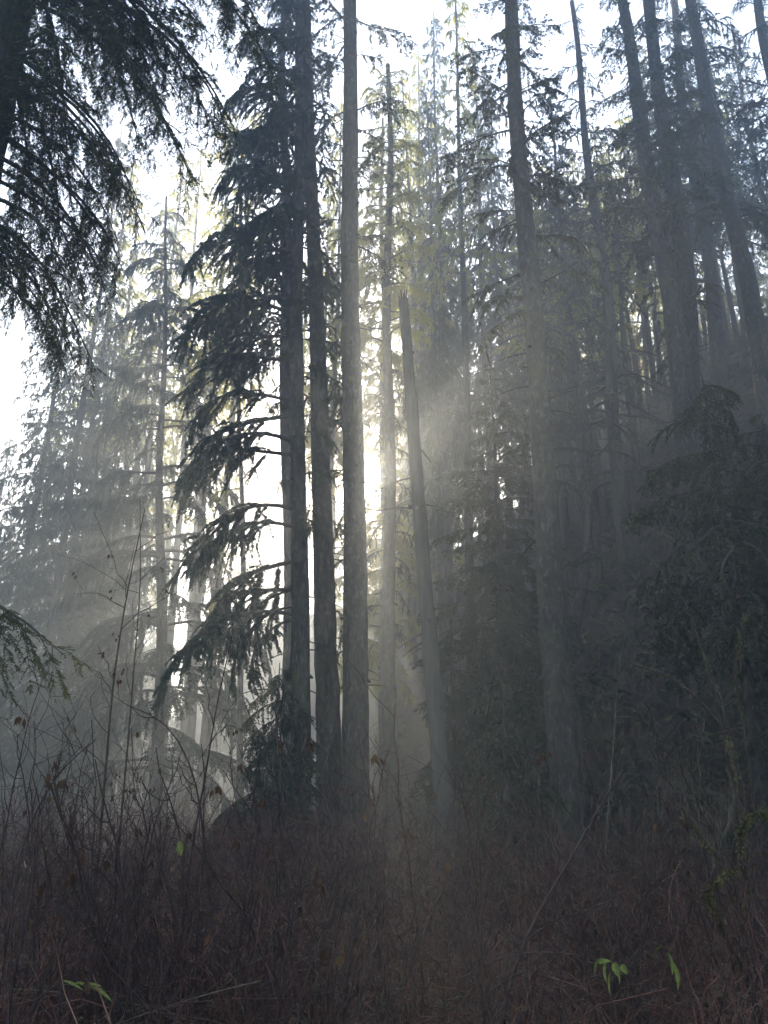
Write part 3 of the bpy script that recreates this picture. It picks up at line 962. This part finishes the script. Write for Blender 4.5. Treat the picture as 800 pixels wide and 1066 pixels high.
# the tangled mass nobody could count
g = Geo()
n = 6500
y = rng.uniform(2.6, 15, n) ** 1.0
x = rng.uniform(-1, 1, n) * (0.56 * y + 0.8)
ln = rng.uniform(0.5, 1.45, n) * np.clip(0.62 + y * 0.055, 0.6, 1.25)
P, rr = stems(n, x, y, ln, rng.uniform(0.0026, 0.0078, n), 0.55, 8, 0.9, 0.06)
g.tubes(P, rr, 3, 0)
Q = side_twigs(P, 3, 0.1, 0.45)
kq = np.linspace(1, 0.35, 6)
g.tubes(Q, rng.uniform(0.0016, 0.0036, len(Q))[:, None] * kq, 3, 0)
# fallen, crossing and horizontal strands, some pale
n = 1500
y = rng.uniform(2.6, 13, n)
x = rng.uniform(-1, 1, n) * (0.56 * y + 0.8)
c = np.stack([x, y, hgt(x, y) + rng.uniform(0.05, 1.0, n) * np.clip(0.5 + 0.05 * y, 0.5, 1)], -1)
a = rng.uniform(0, 2 * math.pi, n)
D = np.stack([np.cos(a), np.sin(a), rng.normal(0, 0.35, n)], -1)
s = np.linspace(-0.5, 0.5, 8)
l = rng.uniform(0.4, 1.6, n)
P2 = c[:, None] + D[:, None] * (l[:, None] * s)[..., None] + np.array([0, 0, -1.0]) * (l[:, None] * 0.6 * s ** 2)[..., None]
P2 += np.cumsum(rng.normal(0, 0.02, P2.shape), 1)
pale = rng.random(n) < 0.3
g.tubes(P2[~pale], np.full((np.sum(~pale), 8), 0.0026), 3, 0)
g.tubes(P2[pale], np.full((np.sum(pale), 8), 0.0022), 3, 1)
# withered leaves caught in it
n = 1300
i = rng.integers(0, len(Q), n)
B = Q[i, rng.integers(2, 6, n)]
g.kites(B, nrm(np.array([0, 0, -0.8]) + rng.normal(0, 0.5, (n, 3))), nrm(rng.normal(size=(n, 3))), rng.uniform(0.02, 0.06, n), rng.uniform(0.012, 0.03, n), 2)
o = setting(link("bramble_thicket", g.mesh("bramble_thicket", [M_TWIG, M_STRAW, M_DEADLEAF])), "stuff")
o["label"] = "dense tangle of thin bare reddish brown bramble stems"

# low litter of leaves and small growth on the floor under the thicket
g = Geo()
n = 9000
y = rng.uniform(2.5, 16, n)
x = rng.uniform(-1, 1, n) * (0.56 * y + 1)
B = np.stack([x, y, hgt(x, y) + rng.uniform(0.0, 0.16, n)], -1)
g.kites(B, nrm(rng.normal(size=(n, 3)) * np.array([1, 1, 0.5])), nrm(np.array([0, 0, 1.0]) + rng.normal(0, 0.4, (n, 3))), rng.uniform(0.04, 0.11, n), rng.uniform(0.03, 0.07, n), 0)
n = 2500
y = rng.uniform(2.8, 12, n)
x = rng.uniform(-1, 1, n) * (0.56 * y + 1)
B = np.stack([x, y, hgt(x, y) + rng.uniform(0.05, 0.5, n)], -1)
g.kites(B, nrm(rng.normal(size=(n, 3)) * np.array([1, 1, 0.5])), nrm(np.array([0, 0, 1.0]) + rng.normal(0, 0.4, (n, 3))), rng.uniform(0.03, 0.07, n), rng.uniform(0.02, 0.045, n), 1)
o = setting(link("leaf_litter", g.mesh("leaf_litter", [M_DEADLEAF, M_FERN])), "stuff")
o["label"] = "brown leaf litter and small green growth under the brambles"

# brush, ferns and twigs over the shaded slope and forest floor behind
g = Geo()
n = 7000
y = rng.uniform(12.5, 48, n)
x = rng.uniform(-0.45, 0.62, n) * y
keep = (hgt(x, y) > 0.6) | (rng.random(n) < 0.35)
x, y = x[keep], y[keep]
n = len(x)
P, rr = stems(n, x, y, rng.uniform(0.5, 1.9, n), rng.uniform(0.004, 0.012, n), 0.6, 7, 0.8, 0.06)
g.tubes(P, rr, 3, 0)
Q = side_twigs(P, 3, 0.2, 0.7)
g.tubes(Q, rng.uniform(0.002, 0.005, len(Q))[:, None] * kq, 3, 0)
n = 1600
y = rng.uniform(11, 36, n)
x = rng.uniform(0.05, 0.62, n) * y
P, rr = stems(n, x, y, rng.uniform(0.8, 2.4, n), rng.uniform(0.006, 0.013, n), 0.7, 8, 0.9, 0.08)
g.tubes(P, rr, 3, 2)
n = 2600
y = rng.uniform(11, 45, n)
x = rng.uniform(-0.3, 0.62, n) * y
B0 = np.stack([x, y, hgt(x, y)], -1)
for j in range(7):  # sword fern fronds arching out of each crown
    a = rng.uniform(0, 2 * math.pi, n)
    l = rng.uniform(0.4, 0.95, n)
    for q in range(5):
        u0, u1 = q / 5, (q + 1.3) / 5
        w = 0.13 * (1 - (q / 5.5) ** 2)
        pa = np.stack([np.cos(a) * l * u0, np.sin(a) * l * u0, l * (0.9 * u0 - 0.85 * u0 ** 2)], -1)
        pb = np.stack([np.cos(a) * l * u1, np.sin(a) * l * u1, l * (0.9 * u1 - 0.85 * u1 ** 2)], -1)
        g.kites(B0 + pa, nrm(pb - pa), nrm(np.array([0, 0, 1.0]) + rng.normal(0, 0.25, (n, 3))), np.linalg.norm(pb - pa, axis=1), w, 1)
o = setting(link("hillside_brush", g.mesh("hillside_brush", [M_TWIG, M_FERN, M_STRAW])), "stuff")
o["label"] = "dim ferns and bare brush covering the shaded slope"


# individual canes that stand out of the tangle
def cane_mesh(h, r, twigs, leaves, mat=None):
    g, f = Geo(), Geo()
    P, rr = stems(1, np.zeros(1), np.zeros(1), np.array([h]), np.array([r]), 0.22, 14, 0.35, 0.035)
    P = P - P[:, :1]
    g.tubes(P, rr, 5, 0)
    Q = side_twigs(P, twigs, 0.18 * h / 2, 0.5 * h / 2, 7, 0.9)
    g.tubes(Q, np.full((len(Q), 1), r * 0.34) * np.linspace(1, 0.35, 7), 4, 0)
    Q2 = side_twigs(Q, 2, 0.06, 0.22, 5, 0.6)
    g.tubes(Q2, np.full((len(Q2), 1), r * 0.2) * np.linspace(1, 0.4, 5), 3, 0)
    if leaves:
        for c in range(leaves):
            q = Q2[rng.integers(len(Q2)), 4]
            m = int(rng.integers(2, 5))
            B = q + rng.normal(0, 0.015, (m, 3))
            f.kites(B, nrm(np.array([0, 0, -1.0]) + rng.normal(0, 0.35, (m, 3))), nrm(rng.normal(size=(m, 3))), rng.uniform(0.035, 0.075, m), rng.uniform(0.014, 0.03, m), 0, 0.4)
    return g.mesh("stem", [mat or M_CANE]), (f.mesh("withered_leaves", [M_DEADLEAF]) if leaves else None)


CANES = [cane_mesh(rng.uniform(1.5, 2.1), rng.uniform(0.006, 0.0105), int(rng.integers(6, 11)), int(rng.integers(0, 4))) for _ in range(16)]
nc = 270
for i in range(nc):
    y = rng.uniform(3.0, 9.0) if i < 160 else rng.uniform(3.2, 6.0)
    x = rng.uniform(-1, 1) * (0.5 * y + 0.3)
    if rng.random() < 0.35:
        x = -abs(x) * 0.8
    k = rng.uniform(0.62, 1.12) * min(1.02, 0.72 + 0.05 * y)
    t = thing("bramble_cane", "thin bare dark cane rising out of the foreground tangle", "shrub stem", (x, y, float(hgt(x, y)) - 0.03), "bare canes in the foreground thicket")
    t.rotation_euler = (rng.normal(0, 0.12), rng.normal(0, 0.12), rng.uniform(0, 6.28))
    t.scale = (k, k, k)
    a, b = CANES[i % 16]
    link("stem", a, t)
    if b:
        link("withered_leaves", b, t)


SHRUBS = [cane_mesh(rng.uniform(2.4, 3.2), rng.uniform(0.011, 0.016), 14, 0, M_STRAW) for _ in range(5)]
for i in range(16):
    y = rng.uniform(8.0, 15.0)
    x = rng.uniform(0.2, 0.55) * y
    k = rng.uniform(0.55, 1.0)
    t = thing("vine_maple", "bare pale-stemmed crooked shrub in the dim thicket at the foot of the right slope", "shrub", (x, y, float(hgt(x, y)) - 0.04), "bare pale shrubs at the foot of the right slope")
    t.rotation_euler = (rng.normal(0, 0.25), rng.normal(0, 0.25), rng.uniform(0, 6.28))
    t.scale = (k, k, k)
    link("stem", SHRUBS[i % 5][0], t)


# stems that can be told apart
def traced_stem(name, label, cat, pix, Y, r, twigs=8, tl=(0.15, 0.5), leaves=0, mat=None, depth=None, ground=True):
    W = [at(px, py, Y + (depth[i] if depth else 0)) for i, (px, py) in enumerate(pix)]
    if ground:
        b = W[0].copy()
        d = (W[0] - W[1])
        b = W[0] + d / max(1e-3, -d[2]) * (W[0][2] - float(hgt(W[0][0], Y))) if d[2] < 0 else W[0]
        b[2] = float(hgt(b[0], b[1])) - 0.03
        W = [b] + W
    W = np.array(W)
    base = W[0].copy()
    W = W - base
    u = np.concatenate([[0], np.cumsum(np.linalg.norm(np.diff(W, axis=0), axis=1))])
    s = np.linspace(0, u[-1], 18)
    P = np.stack([np.interp(s, u, W[:, c]) for c in range(3)], -1)
    P[1:-1] += rng.normal(0, 0.006, (16, 3))
    for _ in range(2):
        P[1:-1] = (P[:-2] + 2 * P[1:-1] + P[2:]) / 4
    t = thing(name, label, cat, base)
    g, f = Geo(), Geo()
    g.tubes(P, r * (1 - 0.75 * s / s[-1]), 6, 0)
    Q = side_twigs(P[None], twigs, tl[0], tl[1], 7, 0.9)
    g.tubes(Q, np.full((len(Q), 1), max(0.0016, r * 0.3)) * np.linspace(1, 0.4, 7), 4, 0)
    Q2 = side_twigs(Q, 2, 0.08, 0.2, 5, 0.4)
    g.tubes(Q2, np.full((len(Q2), 1), max(0.0011, r * 0.16)) * np.linspace(1, 0.5, 5), 3, 0)
    link("stem", g.mesh("stem", [mat or M_CANE]), t)
    if leaves:
        for c in range(leaves):
            q = Q2[rng.integers(len(Q2)), 4]
            m = 3
            B = q + rng.normal(0, 0.015, (m, 3))
            f.kites(B, nrm(np.array([0, 0, -1.0]) + rng.normal(0, 0.3, (m, 3))), nrm(rng.normal(size=(m, 3))), rng.uniform(0.03, 0.06, m), rng.uniform(0.014, 0.03, m), 0, 0.4)
        link("withered_leaves", f.mesh("withered_leaves", [M_DEADLEAF]), t)
    return t, base, P


traced_stem("sapling", "tallest thin sapling at left, a few curled leaves on its twigs", "sapling", [(108, 830), (118, 700), (136, 600), (151, 530)], 6.3, 0.014, 12, (0.25, 0.7), 9)
traced_stem("sapling", "upright thin sapling just right of the tallest one", "sapling", [(128, 840), (140, 690), (147, 590), (146, 520)], 6.8, 0.011, 10, (0.2, 0.7), 7)
traced_stem("sapling", "dark arching stem with a withered tip, right of the tall saplings", "sapling", [(205, 860), (218, 780), (232, 700), (243, 655)], 5.2, 0.011, 7, (0.15, 0.4), 4)
traced_stem("sapling", "dark stem curving over to the left below the misty trunks", "sapling", [(216, 900), (205, 800), (170, 745), (135, 735)], 5.0, 0.012, 7, (0.15, 0.4), 3)
traced_stem("sapling", "thin dark stem leaning in from the bottom left", "sapling", [(10, 960), (25, 870), (60, 800), (100, 770)], 4.5, 0.010, 7, (0.15, 0.4), 3)
traced_stem("sapling", "slender dark stem standing before the foot of the snag", "sapling", [(500, 900), (497, 820), (505, 760), (515, 700)], 5.0, 0.008, 7, (0.15, 0.4), 0)
traced_stem("sapling", "thin stem rising before the double trunks", "sapling", [(295, 900), (288, 830), (300, 770), (285, 735)], 4.6, 0.008, 7, (0.12, 0.3), 3)
traced_stem("leaning_branch", "thick bare branch slanting up to the right across the foreground", "branch",
            [(522, 1066), (552, 962), (600, 885), (629, 832), (648, 803)], 3.4, 0.013, 6, (0.15, 0.45), 0, depth=[0, 0, 0.05, 0.1, 0.12])
traced_stem("sapling", "bare forked shrub stem on the dim slope right of the knobby trunk", "sapling", [(640, 760), (646, 680), (660, 620), (672, 570)], 11.0, 0.014, 12, (0.3, 0.9), 0, M_STRAW)


# moss-covered vine maple at the right edge
def mossy_shrub(label, base, arcs):
    base = np.array(base, float)
    t = thing("mossy_shrub", label, "shrub", base)
    for pts, r in arcs:
        W = np.array(pts) - base
        u = np.linspace(0, 1, len(W))
        s = np.linspace(0, 1, 22)
        P = np.stack([np.interp(s, u, W[:, c]) for c in range(3)], -1)
        for _ in range(3):
            P[1:-1] = (P[:-2] + 2 * P[1:-1] + P[2:]) / 4
        P[1:-1] += rng.normal(0, 0.006, (20, 3))
        g = Geo()
        g.tubes(P, r * (1 - 0.7 * s) + 0.002, 6, 0)
        Q = side_twigs(P[None], 8, 0.1, 0.45, 6, 0.6)
        g.tubes(Q, np.full((len(Q), 1), 0.0035) * np.linspace(1, 0.4, 6), 3, 0)
        nm = 420
        j = rng.integers(0, 21, nm)
        fr = rng.random(nm)[:, None]
        B = P[j] * (1 - fr) + P[j + 1] * fr
        nd = nrm(rng.normal(size=(nm, 3)) + np.array([0, 0, -0.4]))
        g.kites(B, nd, nrm(rng.normal(size=(nm, 3))), r * 0.6 + rng.uniform(0.012, 0.05, nm), rng.uniform(0.008, 0.02, nm), 1)
        link("mossy_stem", g.mesh("mossy_stem", [M_CANE, M_MOSS_Y]), t)
    return t


B1 = at(792, 1010, 6.0)
B1[2] = float(hgt(B1[0], 6.0))
mossy_shrub("moss-covered arching shrub at the right edge, olive yellow along its stems", B1, [
    ([B1, at(778, 930, 6.0), at(768, 870, 5.9), at(785, 845, 5.8), at(812, 846, 5.7)], 0.024),
    ([B1, at(770, 960, 6.1), at(765, 915, 6.2), at(730, 870, 6.4), at(712, 852, 6.5)], 0.020),
    ([B1, at(785, 900, 6.2), at(770, 830, 6.5), at(766, 790, 6.6), at(755, 765, 6.8)], 0.018),
    ([B1, at(745, 950, 5.6), at(735, 930, 5.4), at(762, 905, 5.2)], 0.016)])
B2 = at(790, 850, 9.0)
B2[2] = float(hgt(B2[0], 9.0))
mossy_shrub("twisted mossy shrub stems standing before the dark hemlock at right", B2, [
    ([B2, at(766, 800, 9.0), at(752, 750, 9.2), at(700, 705, 9.4), at(655, 690, 9.6)], 0.024),
    ([B2, at(755, 790, 9.1), at(757, 740, 9.2), at(735, 690, 9.4), at(720, 640, 9.6)], 0.018),
    ([B2, at(775, 760, 8.8), at(765, 700, 8.8), at(775, 640, 8.8)], 0.016)])


# ------------------------------------------------------------------ green leaves in front
def leaf_mesh(L, W, fold=0.25, curl=0.5):
    g = Geo()
    k = 9
    s = np.linspace(0, 1, k)
    w = W * np.sin(np.pi * s ** 0.8) ** 0.8 * 0.5
    w[0] = w[-1] = 0.0008
    z = -curl * L * s ** 2 * 0.5
    x = L * s
    V = np.concatenate([np.stack([x, -w, z + fold * w], -1), np.stack([x, 0 * w, z], -1), np.stack([x, w, z + fold * w], -1)])
    a = np.arange(k - 1)
    Fq = np.concatenate([np.stack([a, a + 1, a + 1 + k, a + k], -1), np.stack([a + k, a + k + 1, a + 1 + 2 * k, a + 2 * k], -1)])
    g.add(V, Fq, 0, True)
    return g.mesh("leaf", [M_GREENLEAF])


def sprig(label, stem_px, Y, leaves):
    W = np.array([at(px, py, Y) for px, py in stem_px])
    base = W[0].copy()
    P = W - base
    u = np.linspace(0, 1, len(P))
    s = np.linspace(0, 1, 20)
    Q = np.stack([np.interp(s, u, P[:, c]) for c in range(3)], -1)
    for _ in range(3):
        Q[1:-1] = (Q[:-2] + 2 * Q[1:-1] + Q[2:]) / 4
    t = thing("leafy_sprig", label, "sprig", base)
    g = Geo()
    g.tubes(Q, np.linspace(0.0028, 0.0014, 20), 5, 0)
    link("stem", g.mesh("stem", [M_CANE]), t)
    for px, py, qx, qy, w in leaves:
        a, b = at(px, py, Y) - base, at(qx, qy, Y - 0.02) - base
        d = Vector(b - a)
        o = link("leaf", leaf_mesh(d.length, w * 0.8, 0.45, rng.uniform(0.3, 1.1)), t, tuple(a))
        q = d.to_track_quat("X", "Z")
        o.rotation_mode = "QUATERNION"
        from mathutils import Quaternion
        o.rotation_quaternion = q @ Quaternion((1, 0, 0), rng.normal(0, 0.5) + 0.6)
    return t


sprig("bright green leaves drooping from a thin stem low on the right, left cluster", [(478, 1020), (520, 996), (560, 990), (600, 993), (625, 1001), (655, 1006), (690, 1018)], 3.1,
      [(625, 1000, 615, 1012, 0.03), (632, 1001, 628, 1022, 0.032), (636, 1012, 632, 1036, 0.018), (640, 1002, 643, 1017, 0.03), (648, 1004, 652, 1014, 0.03), (643, 1003, 648, 1024, 0.012), (622, 1002, 634, 999, 0.02)])
sprig("pair of long green leaves hanging from an arched stem at the lower right", [(655, 1006), (672, 994), (686, 985), (698, 993)], 3.05,
      [(695, 992, 704, 1008, 0.026), (701, 1002, 711, 1030, 0.026), (690, 986, 674, 990, 0.012), (698, 996, 702, 1014, 0.02)])
sprig("single flat green frond low at the bottom left", [(40, 1040), (62, 1022), (85, 1026), (116, 1033)], 3.1,
      [(78, 1024, 98, 1026, 0.022), (92, 1027, 118, 1033, 0.022), (88, 1026, 104, 1022, 0.016), (66, 1021, 84, 1025, 0.012)])
sprig("one small yellow-green leaf in the tangle left of centre", [(180, 900), (184, 888), (188, 880)], 4.0, [(187, 876, 189, 890, 0.035), (186, 880, 183, 889, 0.02)])

# ------------------------------------------------------------------ haze
def cube_box(name, lo, hi):
    V = np.array([[x, y, z] for x in (lo[0], hi[0]) for y in (lo[1], hi[1]) for z in (lo[2], hi[2])], float)
    Fq = np.array([[0, 1, 3, 2], [4, 6, 7, 5], [0, 4, 5, 1], [2, 3, 7, 6], [0, 2, 6, 4], [1, 5, 7, 3]])
    g = Geo()
    g.add(V, Fq)
    return g


HAZE_D = 0.0085
m, nt, out = mat_new("haze")
vol = nt.nodes.new("ShaderNodeVolumePrincipled")
vol.inputs["Color"].default_value = (0.85, 0.92, 1.0, 1)
vol.inputs["Density"].default_value = HAZE_D
vol.inputs["Anisotropy"].default_value = 0.55
nt.links.new(vol.outputs[0], out.inputs["Volume"])
bpy.context.view_layer.update()
zs = [(ob.matrix_world @ Vector(c)).z for ob in scene.objects if ob.type == "MESH" for c in ob.bound_box]
o = link("haze", cube_box("haze", (-165, -45, min(zs) - 1.0), (165, 205, max(zs) + 0.5)).mesh("haze", [m]))
setting(o, "stuff")
o["label"] = "thin morning mist filling the forest"

# ------------------------------------------------------------------ light
w = bpy.data.worlds.new("World")
scene.world = w
w.use_nodes = True
nt = w.node_tree
nt.nodes.clear()
wo = nt.nodes.new("ShaderNodeOutputWorld")
bg = nt.nodes.new("ShaderNodeBackground")
bg.inputs["Strength"].default_value = 0.13
sky = nt.nodes.new("ShaderNodeTexSky")
sky.sky_type = "NISHITA"
sky.sun_disc = False
sky.sun_elevation = SUN_E
sky.sun_rotation = SUN_A
sky.dust_density = 0.6
nt.links.new(sky.outputs[0], bg.inputs[0])
# the sun itself, seen as a disc with its aureole
tc = nt.nodes.new("ShaderNodeTexCoord")
dt = nt.nodes.new("ShaderNodeVectorMath")
dt.operation = "DOT_PRODUCT"
dt.inputs[1].default_value = tuple(S)
nt.links.new(tc.outputs["Generated"], dt.inputs[0])
ac = nt.nodes.new("ShaderNodeMath")
ac.operation = "ARCCOSINE"
nt.links.new(dt.outputs["Value"], ac.inputs[0])
cr = ramp(nt, [(0.0, (1, 0.96, 0.86)), (0.0155, (1, 0.96, 0.86)), (0.021, (0.10, 0.062, 0.028)), (0.04, (0.030, 0.0145, 0.005)), (0.10, (0.004, 0.0018, 0.0005)), (0.2, (0, 0, 0))])
nt.links.new(ac.outputs[0], cr.inputs[0])
bg2 = nt.nodes.new("ShaderNodeBackground")
bg2.inputs["Strength"].default_value = 120.0
mxc = nt.nodes.new("ShaderNodeMixRGB")
mxc.blend_type = "MULTIPLY"
mxc.inputs[0].default_value = 1
mxc.inputs[2].default_value = (1, 1, 1, 1)
nt.links.new(cr.outputs[0], mxc.inputs[1])
nt.links.new(mxc.outputs[0], bg2.inputs[0])
ad = nt.nodes.new("ShaderNodeAddShader")
nt.links.new(bg.outputs[0], ad.inputs[0])
nt.links.new(bg2.outputs[0], ad.inputs[1])
nt.links.new(ad.outputs[0], wo.inputs[0])

sl = bpy.data.lights.new("sun", "SUN")
sl.energy = 5.0
sl.angle = R(0.5)
sl.color = (1.0, 0.86, 0.64)
so = bpy.data.objects.new("sun", sl)
so.rotation_mode = "QUATERNION"
so.rotation_quaternion = Vector(S).to_track_quat("Z", "Y")
so.location = (0, 60, 45)
COL.objects.link(so)

# ------------------------------------------------------------------ camera and render settings
cam = bpy.data.cameras.new("camera")
cam.sensor_fit = "HORIZONTAL"
cam.sensor_width = 36.0
cam.lens = 36.0 * F / 800.0
cam.clip_start = 0.05
cam.clip_end = 1000
co = bpy.data.objects.new("camera", cam)
co.location = (0, 0, CAM_Z)
co.rotation_euler = (math.pi / 2 + PITCH, 0, 0)
COL.objects.link(co)
scene.camera = co

scene.render.engine = "CYCLES"
cy = scene.cycles
cy.use_denoising = True
cy.max_bounces = 5
cy.diffuse_bounces = 2
cy.transmission_bounces = 3
cy.volume_bounces = 0
cy.sample_clamp_indirect = 4
cy.use_adaptive_sampling = True
cy.adaptive_threshold = 0.02
vs = scene.view_settings
vs.view_transform = "Standard"
vs.look = "None"
vs.exposure = 2.25
vs.gamma = 1.0
vs.use_curve_mapping = False
